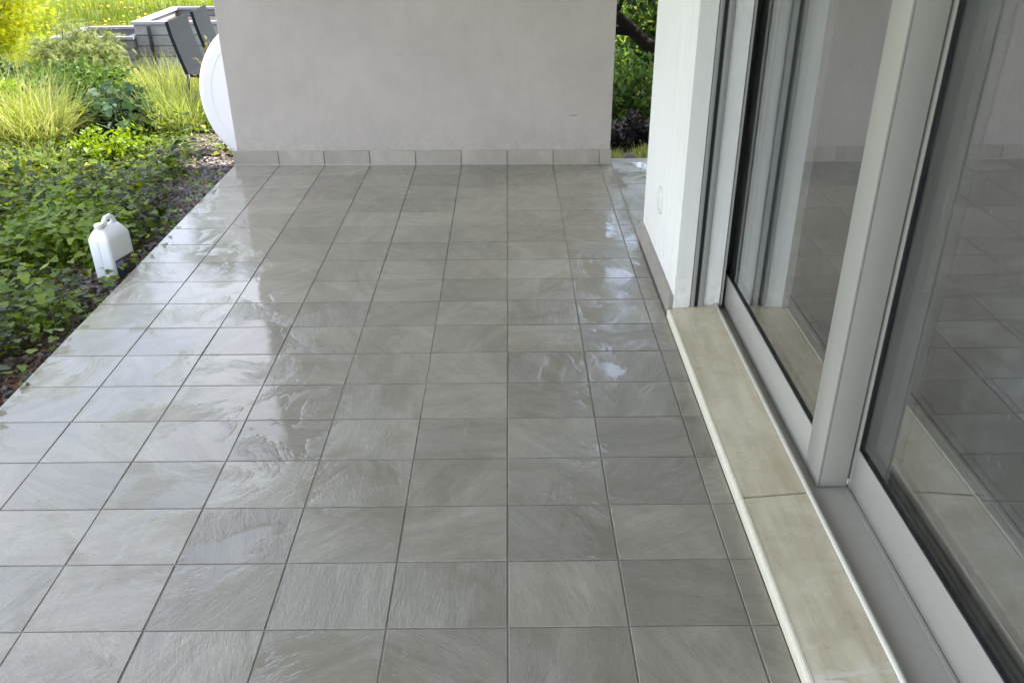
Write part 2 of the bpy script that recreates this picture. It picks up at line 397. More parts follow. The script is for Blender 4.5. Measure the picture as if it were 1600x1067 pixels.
mPurple = leaf_mat('dark_purple_leaves', [(.012, .007, .007), (.018, .009, .009), (.010, .008, .006), (.016, .014, .009)], .3, .5, .4)
mRusty = leaf_mat('rusty_leaves', [(.16, .10, .06), (.12, .12, .03), (.20, .13, .08), (.10, .12, .03)], .4, .5, .3)

# ------------------------------------------------------------------ setting: ground, terrace slab, ceiling, rooms
def gz(x, y):
    """garden level"""
    x = np.asarray(x, float); y = np.asarray(y, float)
    z = -.105 + .018*np.sin(x*1.7+.6)*np.cos(y*1.3) + .012*np.sin(x*4.1)*np.sin(y*3.7+1)
    d = np.hypot(x+2, y-8); return z + np.clip((d-40)/300, 0, 1)*2.0

xs = np.unique(np.concatenate([np.linspace(-12, 6, 73), -12-np.geomspace(1, 700, 22), 6+np.geomspace(1, 700, 22)]))
ys = np.unique(np.concatenate([np.linspace(-6, 18, 97), -6-np.geomspace(1, 700, 22), 18+np.geomspace(1, 700, 22)]))
GX, GY = np.meshgrid(xs, ys); Z = gz(GX, GY); nx, ny = len(xs), len(ys)
inside = (GX > -1.8) & (GX < 9) & (GY > -8) & (GY < 2.6); Z = np.where(inside, -.35, Z)
idx = np.arange(nx*ny).reshape(ny, nx); q = np.stack([idx[:-1, :-1], idx[:-1, 1:], idx[1:, 1:], idx[1:, :-1]], -1).reshape(-1, 4)
tag(mesh_np('ground', np.stack([GX, GY, Z], -1).reshape(-1, 3), np.concatenate([q[:, [0, 1, 2]], q[:, [0, 2, 3]]]), mGround, smooth=True), kind='structure')

TX, TY = .32, .25035
WALL_Y = 4.232
floor = MB().box(-1.918, .7425, -3.4, 4.46, -.30, -.0032).box(.7175, 1.7, 2.80, 4.36, -.30, -.0034).build('terrace_floor', mGrout)
tag(floor, kind='structure')

_tile_cache = {}
def tile_mesh(sx, sy, th, bev, mat):
    k = (round(sx, 4), round(sy, 4), th, mat.name)
    if k not in _tile_cache:
        b = bmesh.new(); bmesh.ops.create_cube(b, size=1, matrix=Matrix.Diagonal((sx, sy, th, 1)))
        top = [e_ for e_ in b.edges if all(v.co.z > 0 for v in e_.verts)]
        bmesh.ops.bevel(b, geom=top, offset=bev, segments=1, affect='EDGES')
        me = bpy.data.meshes.new('tile'); b.to_mesh(me); b.free(); me.materials.append(mat); _tile_cache[k] = me
    return _tile_cache[k]
J = .0042
def add_tile(x0, x1, y0, y1):
    o = bpy.data.objects.new('tile', tile_mesh(x1-x0-J, y1-y0-J, .01, .0015, mTile))
    o.location = ((x0+x1)/2 + rng.normal(0, .0004), (y0+y1)/2 + rng.normal(0, .0004), -.005 + rng.normal(0, .0003))
    o.rotation_euler = (rng.normal(0, .0022), rng.normal(0, .0022), rng.normal(0, .0012))
    link(o, floor)
for i in range(-6, 3):
    for j in range(-9, 17):
        x0, x1 = i*TX, min((i+1)*TX, .7165); y0, y1 = j*TY, (j+1)*TY
        if j == 16: y1 = 4.262 - (x0+.6)*.022
        add_tile(x0, x1, y0, y1)
for i in range(3):
    for j in range(11, 17):
        y0 = max(j*TY, 2.806); y1 = min((j+1)*TY, 4.355)
        add_tile(.722+i*TX, .722+(i+1)*TX, y0, y1)

tag(MB().box(-1.805, 4.78, -1.8, 4.40, 2.60, 2.86).build('ceiling', mSoffit), kind='structure')
tag(MB().box(1.26, 4.6, -4.2, 2.0, -.05, .02).build('room_floor', mRoomF), kind='structure')
tag(MB().box(4.6, 4.75, -4.2, 2.05, .0, 2.59).box(1.0, 4.75, -4.35, -4.2, .0, 2.59).build('room_wall', mRoomW), kind='structure')

tag(MB().box(.50, 4.78, -6.0, 4.40, 2.861, 5.6).build('shading_storey', mWhite), 'unseen white upper storey added above the terrace roof to shade the gap', 'house')  # out of view, added so its shadow covers the plants in the gap

# ------------------------------------------------------------------ end wall of the terrace
ew = empty('end_wall', (-.6, WALL_Y, 0), -.022)
tag(ew, 'smooth grey rendered wall closing the far end of the tiled terrace', 'wall')
ew_body = MB().box(-1.288, 1.314, .008, .30, 0.0, 2.597, .004).build('plaster', mWall, ew)
edges = [-1.92] + [i*TX for i in range(-5, 3)] + [.722]
for a_, b_ in zip(edges, edges[1:]):
    o = box('skirting_tile', mSkirt, ew, a_+.6+.0022, b_+.6-.0022, -.004+rng.normal(0, .0005), .0075, .006, .102+rng.normal(0, .0006), .0016, 1)
box('sealant_line', mGroutL, ew, -1.32+.004, 1.318, -.010, -.0045, .0, .008, .002, 1)

# ------------------------------------------------------------------ white house pier with jamb
pier = empty('house_pier', (0, 0, 0)); tag(pier, 'white rendered house pier between the gap and the sliding doors', 'pier')
MB().box(.742, 4.78, 2.10, 2.79, 0, 2.597, .006).build('plaster', mWhite, pier)
mb = MB().box(.742, .8195, 1.824, 2.0985, .0, 2.597, .004).build('corner_plaster', mWhite, pier)
MB().box(.8215, .8785, 1.86, 2.0985, .0, 2.597).box(.8805, .953, 1.83, 2.0985, .0, 2.597, .004).box(.9545, 1.35, 2.03, 2.0985, .0, 2.597).build('jamb_plaster', mJamb, pier)
for y0, y1 in ((1.824, 2.14), (2.144, 2.46), (2.464, 2.782)):
    box('skirting_tile', mSkirt, pier, .722, .741, y0, y1, .004, .102, .0015, 1)
tag(MB().box(4.785, 8.0, 2.795, 7.4, -.2, 7.6).build('sun_block_wing', mWhite), 'unseen white wing added right of the gap to block the sun', 'house')  # added out of view to keep a sun patch off the terrace tiles
tag(MB().box(.742, 1.20, -4.6, -1.75, 0, 2.597).build('house_wall', mWhite), 'white rendered house wall beside the near end of the sliding doors', 'wall')
tag(MB().box(.742, 1.40, -1.749, 1.818, 2.42, 2.597).build('door_lintel', mWhite), 'white rendered lintel above the sliding doors', 'lintel')

guide = empty('shutter_guide', (0, 0, 0)); tag(guide, 'grey metal roller shutter guide with black slot set in the white jamb', 'shutter guide')
MB().box(.8215, .8375, 1.818, 1.8585, .046, 2.41, .0015).box(.8555, .8785, 1.818, 1.8585, .046, 2.41, .0015).build('rail', mAluD, guide, smooth=True, angle=40)
box('brush_slot', mBlack, guide, .8378, .8552, 1.836, 1.858, .046, 2.41)

def rounded(cx, cz, hw, hh, r, n=6):
    pts = []
    for (sx, sz, a0) in ((1, 1, 0), (-1, 1, 90), (-1, -1, 180), (1, -1, 270)):
        for k in range(n+1):
            t = math.radians(a0+90*k/n); pts.append((cx+sx*(hw-r)+r*math.cos(t), cz+sz*(hh-r)+r*math.sin(t)))
    return pts
sock = empty('socket_cover', (.742, 2.30, .385)); tag(sock, 'small white oval socket cover low on the white pier', 'socket cover')
def plate(hw, hh, r, x0, x1, name, mat):
    A = rounded(0, 0, hw, hh, r); s_ = (hw-.003)/hw
    MB().loft([[(x0, p, z) for p, z in A], [(x1+.0015, p, z) for p, z in A], [(x1, p*s_, z*s_) for p, z in A]]).build(name, mat, sock, smooth=True, angle=40)
plate(.044, .064, .034, -.0005, -.012, 'rim', mPlastic)
plate(.026, .044, .018, -.0125, -.017, 'flap', mPlastic)

# ------------------------------------------------------------------ raised door sill
sill = MB().prism([(.7185, .0), (.7185, .030), (.944, .050), (.944, .0)], -1.748, 1.822).build('door_sill', mGrout)
tag(sill, kind='structure')
for y0, y1 in ((.484, 1.818), (-.856, .475), (-1.746, -.862)):
    MB().prism([(.7335, .032), (.7335, .0385), (.925, .0555), (.925, .049)], y0, y1).build('sill_tile', mSill, sill)
for y0, y1 in ((.480, 1.812), (-.856, .478), (-1.746, -.858)):
    MB().prism([(.7165, .002), (.7165, .030), (.7195, .036), (.7255, .0392), (.7325, .0392), (.7330, .030), (.7190, .002)], y0, y1).build('edge_strip', mNose, sill)
MB().prism([(.926, .049), (.927, .060), (.933, .0635), (.940, .0625), (.9435, .056), (.9435, .045)], -1.746, 1.826).build('sealant_line', mSeal, sill, smooth=True)

# ------------------------------------------------------------------ sliding doors
track = empty('door_track', (0, 0, 0)); tag(track, 'grey aluminium double track frame under and around the sliding doors', 'door frame')
MB().box(.945, 1.30, -1.748, 2.028, .0, .030, .002).box(.9455, .958, -1.748, 1.96, .0302, .0415, .0015).box(1.0645, 1.0785, -1.748, .52, .0302, .036, .0015).build('bottom_track', mAlu, track, smooth=True, angle=40)
MB().box(.955, 1.30, -1.748, 2.028, 2.372, 2.418, .002).build('top_track', mAlu, track, smooth=True, angle=40)
MB().box(1.20, 1.32, 1.96, 2.028, .031, 2.37).build('side_post', mAlu, track)
MB().box(.9560, .9665, 1.836, 2.026, .043, 2.37, .001).build('cavity_filler', mAlu, track)  # filler added to lighten the dark cavity mirrored in the glass

def sliding_door(X, y0, y1, label, near_cap):
    """front face at X; spans y0 (near) to y1 (far)"""
    t = empty('sliding_door', (X, y0, 0)); tag(t, label, 'door', 'grey framed glass sliding doors'); L = y1-y0
    zb, zt, sw, rw = .034, 2.368, .118, .146
    f0, f1, b0, b1 = 0.0, .0075, .0085, .094
    bv = .0016
    # stiles: face plate and body, so a fine shadow joint shows on the end face
    for s0, s1 in ((0.0, sw), (L-sw, L)):
        MB().box(f0, f1, s0, s1, zb, zt, bv).box(b0, b1, s0+.0012, s1-.0012, zb+.001, zt-.001, bv).build('stile', mAlu, t, smooth=True, angle=40)
    for name, z0, z1 in (('bottom_rail', zb, zb+rw), ('top_rail', zt-rw, zt)):
        MB().box(f0+.0003, f1, sw-.004, L-sw+.004, z0+.0003, z1, bv).box(b0+.0003, b1-.0006, sw-.006, L-sw+.006, z0+.0013, z1-.001, bv).build(name, mAlu, t, smooth=True, angle=40)
    gy0, gy1, gz0, gz1 = sw, L-sw, zb+rw, zt-rw
    g = .009
    mb_ = MB()
    for xa, xb in ((.003, .0099), (.0161, .0309), (.0371, .088)):
        mb_.box(xa, xb, gy0-.003, gy0+g, gz0-.003, gz1+.003).box(xa, xb, gy1-g, gy1+.003, gz0-.003, gz1+.003)
        mb_.box(xa, xb, gy0+g, gy1-g, gz0-.003, gz0+g).box(xa, xb, gy0+g, gy1-g, gz1-g, gz1+.003)
    mb_.build('gasket', mBlack, t)
    mb_ = MB(); d = .0015
    for ya, yb, za, zc in ((gy0-.0055, gy0+.004, gz0-.005, gz1+.005), (gy1-.004, gy1+.0055, gz0-.005, gz1+.005)):
        mb_.box(f0+.0012, f0+.0028, ya, yb, za, zc)
    mb_.box(f0+.0012, f0+.0028, gy0+.0042, gy1-.0042, gz0-.005, gz0+.004).box(f0+.0012, f0+.0028, gy0+.0042, gy1-.0042, gz1-.004, gz1+.005)
    mb_.build('glazing_bead', mAlu, t)
    for xa in (.0100, .0310):
        MB().box(xa, xa+.0058, gy0-.0025, gy1+.0025, gz0-.0025, gz1+.0025).build('glass_pane', mGlass, t)
    if near_cap:
        box('corner_plug', mPlastic, t, .0945, .1005, .004, .016, .040, .062, .001, 1)
    return t
sliding_door(.978, .535, 2.026, 'farther sliding door whose grey end post stands over the sill joint', True)
sliding_door(1.0795, -1.70, .645, 'nearer sliding door on the inner track behind the grey end post', False)

# ------------------------------------------------------------------ garden things
# white canister
can = empty('canister', (-2.072, 2.555, -.110), math.radians(-14)); tag(can, 'white plastic canister with blue label in the ivy beside the terrace edge', 'canister'); can.scale = (.92, .92, .89)
def rr(hx, hy, r, z, cx=0, cy=0, n=5):
    pts = []
    for (sx, sy, a0) in ((1, 1, 0), (-1, 1, 90), (-1, -1, 180), (1, -1, 270)):
        for k in range(n+1):
            t = math.radians(a0+90*k/n); pts.append((cx+sx*(hx-r)+r*math.cos(t), cy+sy*(hy-r)+r*math.sin(t), z))
    return pts
hx, hy = .068, .100
MB().loft([rr(hx-.012, hy-.012, .012, .0), rr(hx-.002, hy-.002, .018, .008), rr(hx, hy, .020, .02), rr(hx, hy, .020, .268), rr(hx-.003, hy-.003, .022, .285),
           rr(hx-.014, hy-.012, .024, .307), rr(hx-.034, hy-.022, .022, .331), rr(hx-.046, hy-.036, .018, .338)]).build('body', mCan, can, smooth=True, angle=50)
MB().loft([[(math.cos(k*math.pi/8)*.021+.0, -hy+.043+math.sin(k*math.pi/8)*.021, z) for k in range(16)] for z in (.325, .344)]).build('neck', mCan, can, smooth=True, angle=40)
MB().loft([[(math.cos(k*math.pi/12)*r_, -hy+.043+math.sin(k*math.pi/12)*r_, z) for k in range(24)] for r_, z in ((.025, .3442), (.026, .347), (.026, .363), (.023, .367))]).build('cap', mPlastic, can, smooth=True, angle=40)
MB().tube([(.0, -.018, .326), (.0, -.012, .358), (.0, .006, .377), (.0, .040, .379), (.0, .060, .364), (.0, .070, .318)], [.018, .016, .0155, .0155, .016, .019], 10).build('handle', mCan, can, smooth=True)
MB().box(-.0014, .0014, -hy-.0012, -hy+.01, .022, .270).build('mould_seam', simple('seam_shade', (.55, .55, .57), .5), can)
lab = MB().box(hx-.002, hx+.0008, -hy+.022, hy-.018, .03, .150, .0).build('label', mBlue, can)
MB().box(hx-.001, hx+.0016, -hy+.090, hy-.022, .050, .140).build('label_panel', simple('dark_print', (.11, .07, .09), .5, .5, 45), can)
MB().box(hx-.001, hx+.0015, -hy+.026, -hy+.084, .112, .138).build('label_stripe', simple('pale_print', (.28, .33, .50), .5, .3, 60), can)
lb = MB().box(hx-.001, hx+.0012, -hy+.022, hy-.018, .1501, .160).build('label_border', mPlastic, can)

# round white table board tipped on edge
disc = empty('round_table_top', (-1.655, 4.60, .41)); tag(disc, 'large round white table top tipped on its edge beside the grey end wall', 'table top')
def lathe_y(prof, n=72):
    return [[(r_*math.cos(2*math.pi*k/n), y_, r_*math.sin(2*math.pi*k/n)) for k in range(n)] for r_, y_ in prof]
Rr = .545
MB().loft(lathe_y([(Rr-.02, .05), (Rr, .042), (Rr, .018), (Rr-.006, .006), (Rr-.02, .0), (Rr-.045, .001)]) + lathe_y([(Rr*.6, -.006), (.05, -.008)]), True).build('board', mDisc, disc, smooth=True, angle=50)
MB().loft(lathe_y([(Rr-.090, .0005), (Rr-.090, -.0035), (Rr-.0865, -.0035), (Rr-.0865, .0005)]), False).build('rim_line', mDisc, disc)
disc.rotation_euler = (math.radians(-3), 0, 0)

# two dark chairs
def chair():
    t = empty('garden_chair', (0, 0, 0))
    pr = [(-.155, .86), (-.14, .76), (-.115, .65), (-.085, .53), (-.06, .44)]
    def panel(prof, th, y0, y1, name, mat):
        back = [(x-th, z-.004) for x, z in prof]
        MB().prism([*prof, *back[::-1]], y0, y1).build(name, mat, t, smooth=True, angle=35)
    panel(pr, .028, -.235, .235, 'backrest', mChair)
    MB().prism([(-.07, .445), (.14, .425), (.41, .45), (.41, .425), (.14, .40), (-.07, .42)], -.235, .235).build('seat', mChair, t)
    for sy in (-.245, .245):
        MB().tube([(-.06, sy, .44), (-.15, sy, .0)], .014, 8).build('leg', mChairF, t, smooth=True)
        MB().tube([(.36, sy, .44), (.42, sy, .0)], .014, 8).build('leg', mChairF, t, smooth=True)
    return t
def copy_tree(o):
    c = o.copy(); COL.objects.link(c)
    for ch in o.children:
        d = ch.copy(); COL.objects.link(d); d.parent = c
    return c
ch = chair(); ch.location = (-2.615, 6.01, -.10)
tag(ch, 'nearer of two dark slate garden chairs beside the white round board', 'chair', 'dark garden chairs')
c2 = copy_tree(ch); c2.location = (-2.635, 6.66, -.10); c2.rotation_euler = (0, 0, math.radians(4))
tag(c2, 'farther dark slate garden chair close to the grey wall edge', 'chair', 'dark garden chairs')

# plank planters
def planter(label, x0, x1, y0, y1, zt, rows):
    t = empty('plank_planter', ((x0+x1)/2, (y0+y1)/2, -.11)); tag(t, label, 'planter', 'grey plank planters by the meadow')
    w_, d_, h = (x1-x0)/2, (y1-y0)/2, zt+.11; ph = (h-.03)/rows
    for k in range(rows):
        z0, z1 = k*ph+.003, (k+1)*ph-.003
        box('plank', mPlank, t, -w_, w_, -d_, -d_+.03, z0, z1, .003, 1)
        box('plank', mPlank, t, w_-.03, w_, -d_+.032, d_-.032, z0, z1, .003, 1)
        box('plank', mPlank, t, -w_, -w_+.03, -d_+.032, d_-.032, z0, z1, .003, 1)
        box('plank', mPlank, t, -w_, w_, d_-.03, d_, z0, z1, .003, 1)
    MB().box(-w_-.02, w_+.02, -d_-.02, -d_+.06, h-.028, h).box(-w_-.02, w_+.02, d_-.06, d_+.02, h-.028, h).box(-w_-.02, -w_+.06, -d_+.061, d_-.061, h-.028, h).box(w_-.06, w_+.02, -d_+.061, d_-.061, h-.028, h).build('rim', mPaleBoardSkyRim, t)  # sky reflected on the top edges is put into the rim colour
    MB().box(-w_+.03, w_-.03, -d_+.03, d_-.03, h-.16, h-.10).build('soil', mTimber, t)
    return t
pa = planter('lower plank planter half hidden under the pale drooping shrub', -4.85, -4.0, 7.95, 8.75, .33, 4)
pb = planter('taller plank planter behind the dark chairs with a pale board', -3.99, -2.75, 8.02, 9.3, .47, 5)
MB().box(.165, .19, -.71, -.672, .10, .54).build('dark_upright_strip', mChairF, pb).location = (-.62, 0, 0)  # narrow dark upright strip on the planter front
bd = MB().box(-.22, .24, -.70, -.685, .0, .20, .003).build('pale_panel', mPaleBoardSkyRim, pb); bd.location = (-.18, -.05, .01)
tri = MB().prism([(-.16, .06), (-.16, .15), (-.06, .105)], -.7035, -.7012).build('triangle_mark', mBlue, bd)

# timber edging
for (x0, x1, y, z, lb_) in ((-2.95, -1.99, 5.52, .0, 'dark timber edging board at the foot of the right grass clump'), (-2.68, -1.99, 4.86, -.02, 'dark timber edging board ending under the white round board')):
    o = box('edging_board', mTimber, None, x0, x1, y, y+.035, -.20, -.065+z, .004, 1)
    tag(o, lb_, 'edging board', 'timber edging in the bed')

# ------------------------------------------------------------------ plants
def rand_unit(n, up=0.0):
    v = rng.normal(size=(n, 3)); v[:, 2] += up; return unit(v)

def shrub(name, label, cat, centre, radii, n_leaf, size, mat, tpl=TPL_LEAF, n_stem=40, droop=0.0, stem_r=.006, group=None, base_r=.1, fill=.55, lump=.3, seed=1, up=.5):
    """stems from the base to points in an ellipsoid; leaves in clumps along their outer halves"""
    global rng
    keep = rng; rng = np.random.default_rng(seed)
    cx, cy, cz = centre; z0 = float(gz(cx, cy))
    root = empty(name, (cx, cy, z0)); tag(root, label, cat, group)
    c = np.array([0, 0, cz-z0]); rad = np.array(radii, float)
    u = rand_unit(n_stem); rr_ = rng.uniform(.55, 1.0, n_stem)**.6*(1+rng.uniform(-lump, lump, n_stem))
    tips = c + u*rr_[:, None]*rad
    tips[:, 2] = np.maximum(tips[:, 2], .04)
    base = np.stack([rng.normal(0, base_r, n_stem), rng.normal(0, base_r, n_stem), np.zeros(n_stem)], -1)
    mb_ = MB(); P = []; D = []
    per = n_leaf//n_stem
    for b_, t_ in zip(base, tips):
        m_ = (b_+t_)/2 + np.array([0, 0, np.linalg.norm(t_-b_)*(.12+droop*.5)])
        f = lambda s_: ((1-s_)**2)[:, None]*b_ + (2*s_*(1-s_))[:, None]*m_ + (s_**2)[:, None]*t_
        pts = f(np.linspace(0, 1, 5)); mb_.tube([tuple(p) for p in pts], [stem_r*(1-.15*k) for k in range(5)], 5)
        s_ = rng.uniform(1-fill, 1.0, per)**.8; p = f(s_); tang = unit(f(np.minimum(s_+.02, 1.02))-f(s_-.02))
        spread = float(np.mean(rad))*.16
        p = p + rng.normal(0, spread, (per, 3))*np.array([1, 1, .7])
        d = unit(tang*.8 + rand_unit(per, up*.3)*.9 + np.array([0, 0, -droop])); P.append(p); D.append(d)
    P = np.concatenate(P); D = np.concatenate(D); P[:, 2] = np.maximum(P[:, 2], .01)
    Nn = unit(rand_unit(len(P), up*2.0) + P*np.array([.3, .3, 0]))
    V, T = leaf_arrays(P, D, Nn, size*rng.uniform(.6, 1.3, len(P)), tpl)
    mb_.build('stems', mBark, root)
    mesh_np('foliage', V, T, mat, root)
    rng = keep; return root

def grass_clump(name, label, x, y, r, h, n, mat, group=None, width=.006, seed=3, lean=.55, curl=.9):
    global rng
    keep = rng; rng = np.random.default_rng(seed)
    z0 = float(gz(x, y)); root = empty(name, (x, y, z0)); tag(root, label, 'grass clump', group)
    th = rng.uniform(0, 2*math.pi, n); q_ = np.sqrt(rng.uniform(0, 1, n))
    P = np.stack([np.cos(th)*q_*r, np.sin(th)*q_*r, np.zeros(n)], -1)
    az = th + rng.normal(0, 1.3, n)
    V, T = blade_arrays(P, az, q_*lean*rng.uniform(.3, 1.2, n), h*rng.uniform(.5, 1.15, n), width*rng.uniform(.6, 1.3, n), curl*rng.uniform(.1, 1.9, n))
    mesh_np('blades', V, T, mat, root); rng = keep; return root

# golden shrub, upper left corner
shrub('golden_shrub', 'tall golden yellow shrub at the upper left corner', 'shrub', (-5.95, 8.25, 1.7), (1.02, .9, 1.95), 26000, .085, mYellow, TPL_SPRAY, 160, .15, .010, seed=11, lump=.22, fill=.75)
shrub('pale_conifer', 'pale green conifer drooping over the lower plank planter', 'shrub', (-4.42, 7.5, .13), (.44, .34, .36), 6000, .075, mJuniper, TPL_SPRAY, 60, .55, .008, seed=12, fill=.7)
shrub('blue_green_shrub', 'low dark blue green shrub between the two grass clumps', 'shrub', (-3.25, 5.48, .02), (.37, .34, .24), 2400, .075, mDarkLeaf, TPL_IVY, 60, .25, .006, seed=13, fill=.8)
shrub('leafy_shrub', 'light green leafy shrub growing in front of the planters', 'shrub', (-4.15, 6.7, .02), (.75, .45, .24), 4200, .06, mBushLeaf, TPL_LEAF, 50, .2, .006, seed=14, fill=.8)
shrub('rusty_shrub', 'small rusty twiggy shrub between the chairs and the grey wall', 'shrub', (-2.17, 5.02, .52), (.12, .12, .30), 700, .045, mRusty, TPL_LEAF, 16, .1, .004, seed=15, base_r=.05)
grass_clump('ornamental_grass', 'large bright yellow green grass clump at the left edge', -3.78, 5.10, .28, .68, 2000, mReed, 'ornamental grass clumps', .008, 21, .55, 1.0)
grass_clump('ornamental_grass', 'bright green grass clump beside the white round board', -2.82, 5.66, .24, .47, 1700, mFresh, 'ornamental grass clumps', .007, 22, .6, .9)
grass_clump('ornamental_grass', 'thin pale grass clump standing against the plank planters', -3.55, 7.3, .45, .42, 900, mReed, 'ornamental grass clumps', .006, 23, .5, .7)
grass_clump('ornamental_grass', 'straggly yellow grass clump under the golden shrub', -5.1, 7.0, .40, .5, 1100, mReed, 'ornamental grass clumps', .008, 24, .6, .8)

grass_clump('weed_clump', 'small weedy tuft between the ivy and the large grass clump', -3.35, 4.35, .22, .26, 420, mFresh, 'weedy tufts in the bed', .009, 51, .8, 1.1)
grass_clump('weed_clump', 'small weedy tuft at the left edge in front of the grass clump', -3.75, 4.2, .25, .30, 420, mReed, 'weedy tufts in the bed', .010, 52, .8, 1.1)
shrub('leafy_weed', 'knee high leafy weed growing through the large grass clump', 'plant', (-4.1, 5.3, .15), (.30, .26, .34), 1100, .06, mLime, TPL_LEAF, 26, .2, .005, seed=53, fill=.8)
shrub('leafy_weed', 'leafy weed under the golden shrub', 'plant', (-4.75, 6.35, .10), (.42, .35, .30), 1600, .07, mDarkLeaf, TPL_LEAF, 34, .2, .005, seed=54, fill=.8)
shrub('leafy_weed', 'bushy lime weed in front of the blue green shrub', 'plant', (-3.05, 4.75, .0), (.30, .25, .16), 900, .045, mLime, TPL_LEAF, 26, .2, .004, seed=55, fill=.8)
# ivy ground cover
def scatter(n, x0, x1, y0, y1, dens):
    out = []; tot = 0
    while tot < n:
        x = rng.uniform(x0, x1, n); y = rng.uniform(y0, y1, n); k = rng.uniform(0, 1, n) < dens(x, y)
        out.append(np.stack([x[k], y[k]], -1)); tot += k.sum()
    return np.concatenate(out)[:n]
def lump(x, y): return .5+.25*np.sin(2.9*x+1.2*np.sin(1.9*y))+.25*np.sin(3.7*y+1.5*np.sin(2.3*x)+.8)
def edge_gap(x, y):
    """bare strip by the terrace, wide at the far end"""
    wd = .09 + .26*np.clip((y-3.1)/1.4, 0, 1) + .06*np.sin(y*5.3) + .05*np.sin(y*11)
    return np.clip((-1.95-wd-x)/.16+.10, 0.03, 1)
def ivy_d(x, y):
    d = edge_gap(x, y)*(.35+.65*lump(x, y))
    d *= np.where(np.hypot(x+2.035, y-2.545) < .17, 0.0, 1)
    return d*np.where(y > 4.9, .35, 1)*np.where(x < -4.6, .6, 1)
n = 17000
XY = scatter(n, -5.4, -1.93, -.4, 5.3, ivy_d)
hh = rng.uniform(0, 1, n)**.75*(.06+.30*lump(XY[:, 0], XY[:, 1]))*np.clip((-1.95-XY[:, 0])/.25, .25, 1)
P = np.stack([XY[:, 0], XY[:, 1], gz(XY[:, 0], XY[:, 1])+.012+hh], -1)
D = rand_unit(n)*np.array([1, 1, .35]) + np.array([0, 0, -.15]); Nn = rand_unit(n)*.55 + np.array([0, 0, 1.0])
iv = leaf_arrays(P, D, Nn, rng.uniform(.024, .058, n), TPL_IVY)
tag(mesh_np('ivy_leaves', *iv, mIvy), 'ivy ground cover', kind='stuff')
m_ = 2600
XY = scatter(m_, -5.4, -1.93, -.4, 5.3, ivy_d); P = np.stack([XY[:, 0], XY[:, 1], gz(XY[:, 0], XY[:, 1])], -1)
st = blade_arrays(P, rng.uniform(0, 6.28, m_), rng.uniform(.1, .9, m_), rng.uniform(.06, .20, m_), np.full(m_, .004), rng.uniform(0, .8, m_))
tag(mesh_np('ivy_undergrowth', *st, mBushLeaf), 'ivy stems and thin weeds', kind='stuff')

k_ = 90
ex = np.stack([rng.uniform(-1.985, -1.90, k_), rng.uniform(.2, 3.9, k_), rng.uniform(.004, .06, k_)], -1)
ex[:13] = np.stack([rng.uniform(-2.10, -2.02, 13), rng.uniform(2.34, 2.42, 13), rng.uniform(-.07, .02, 13)], -1)
tag(mesh_np('overhanging_leaves', *leaf_arrays(ex, rand_unit(k_)*np.array([1, 1, .3])+np.array([.4, 0, .1]), rand_unit(k_)*.5+np.array([0, 0, 1.]), rng.uniform(.02, .045, k_), TPL_IVY), mLime), 'leaves creeping over the tile edge', kind='stuff')
# stalked lime leaves standing above the ivy at the edge
n = 3000
XY = scatter(n, -3.4, -1.97, .3, 3.6, lambda x, y: np.clip(edge_gap(x, y), 0, 1)*np.clip(1.15+(x+1.95)/1.3, .25, 1)*np.clip(lump(x*1.6+.7, y*1.9)*1.6-.35, 0, 1)*np.where(np.hypot(x+2.05, y-2.5) < .11, 0.0, 1))
hs_ = rng.uniform(.05, .26, n)*np.clip((-1.93-XY[:, 0])/.2, .4, 1); B = np.concatenate([XY, gz(XY[:, 0], XY[:, 1])[:, None]], -1)
az = rng.uniform(0, 6.28, n); ln = rng.uniform(.05, .5, n)
tipx = B + np.stack([np.cos(az)*np.sin(ln), np.sin(az)*np.sin(ln), np.cos(ln)], -1)*hs_[:, None]
tag(mesh_np('stalked_leaves', *merge([leaf_arrays(tipx, np.stack([np.cos(az), np.sin(az), rng.uniform(-.5, .2, n)], -1), rand_unit(n)*.5+np.array([0, 0, 1.]), rng.uniform(.026, .06, n), TPL_IVY), blade_arrays(B, az, ln*.9, hs_*1.05, np.full(n, .0035), ln*.1)]), mLime), 'stalked lime green leaves along the ivy edge', kind='stuff')

# stones and dead leaves of the bed
ico = bmesh.new(); bmesh.ops.create_icosphere(ico, subdivisions=1, radius=1)
iv_ = np.array([v.co[:] for v in ico.verts]); it_ = np.array([[v.index for v in f.verts] for f in ico.faces]); ico.free()
n = 5200
XY = scatter(n, -3.6, -1.93, -.4, 5.6, lambda x, y: np.clip((x+2.75)/.6, .04, 1)*(.4+.6*np.clip((y-2.6)/1.2, 0, 1))*np.where(y > 4.5, .35, 1))
sz = rng.uniform(.006, .017, n)*(1+.8*(rng.uniform(0, 1, n) > .93))
jit = 1+rng.uniform(-.25, .25, (n, len(iv_), 1)); th = rng.uniform(0, 6.28, n)
base = iv_[None]*jit*np.stack([rng.uniform(.8, 1.4, n), rng.uniform(.7, 1.1, n), rng.uniform(.4, .8, n)], -1)[:, None]*sz[:, None, None]
ct, s_ = np.cos(th)[:, None], np.sin(th)[:, None]
V = np.stack([base[..., 0]*ct-base[..., 1]*s_, base[..., 0]*s_+base[..., 1]*ct, base[..., 2]], -1) + np.concatenate([XY, (gz(XY[:, 0], XY[:, 1])+.004)[:, None]], -1)[:, None]
T = it_[None]+(np.arange(n)*len(iv_))[:, None, None]
tag(mesh_np('gravel', V.reshape(-1, 3), T.reshape(-1, 3), mStone), 'loose gravel in the bed', kind='stuff')
n = 3000
XY = scatter(n, -3.4, -1.93, -.4, 5.6, lambda x, y: np.clip((x+2.7)/.6, .06, 1)*np.where(y < 3.0, 1, .4))
P = np.concatenate([XY, (gz(XY[:, 0], XY[:, 1])+.012+rng.uniform(0, .015, n))[:, None]], -1)
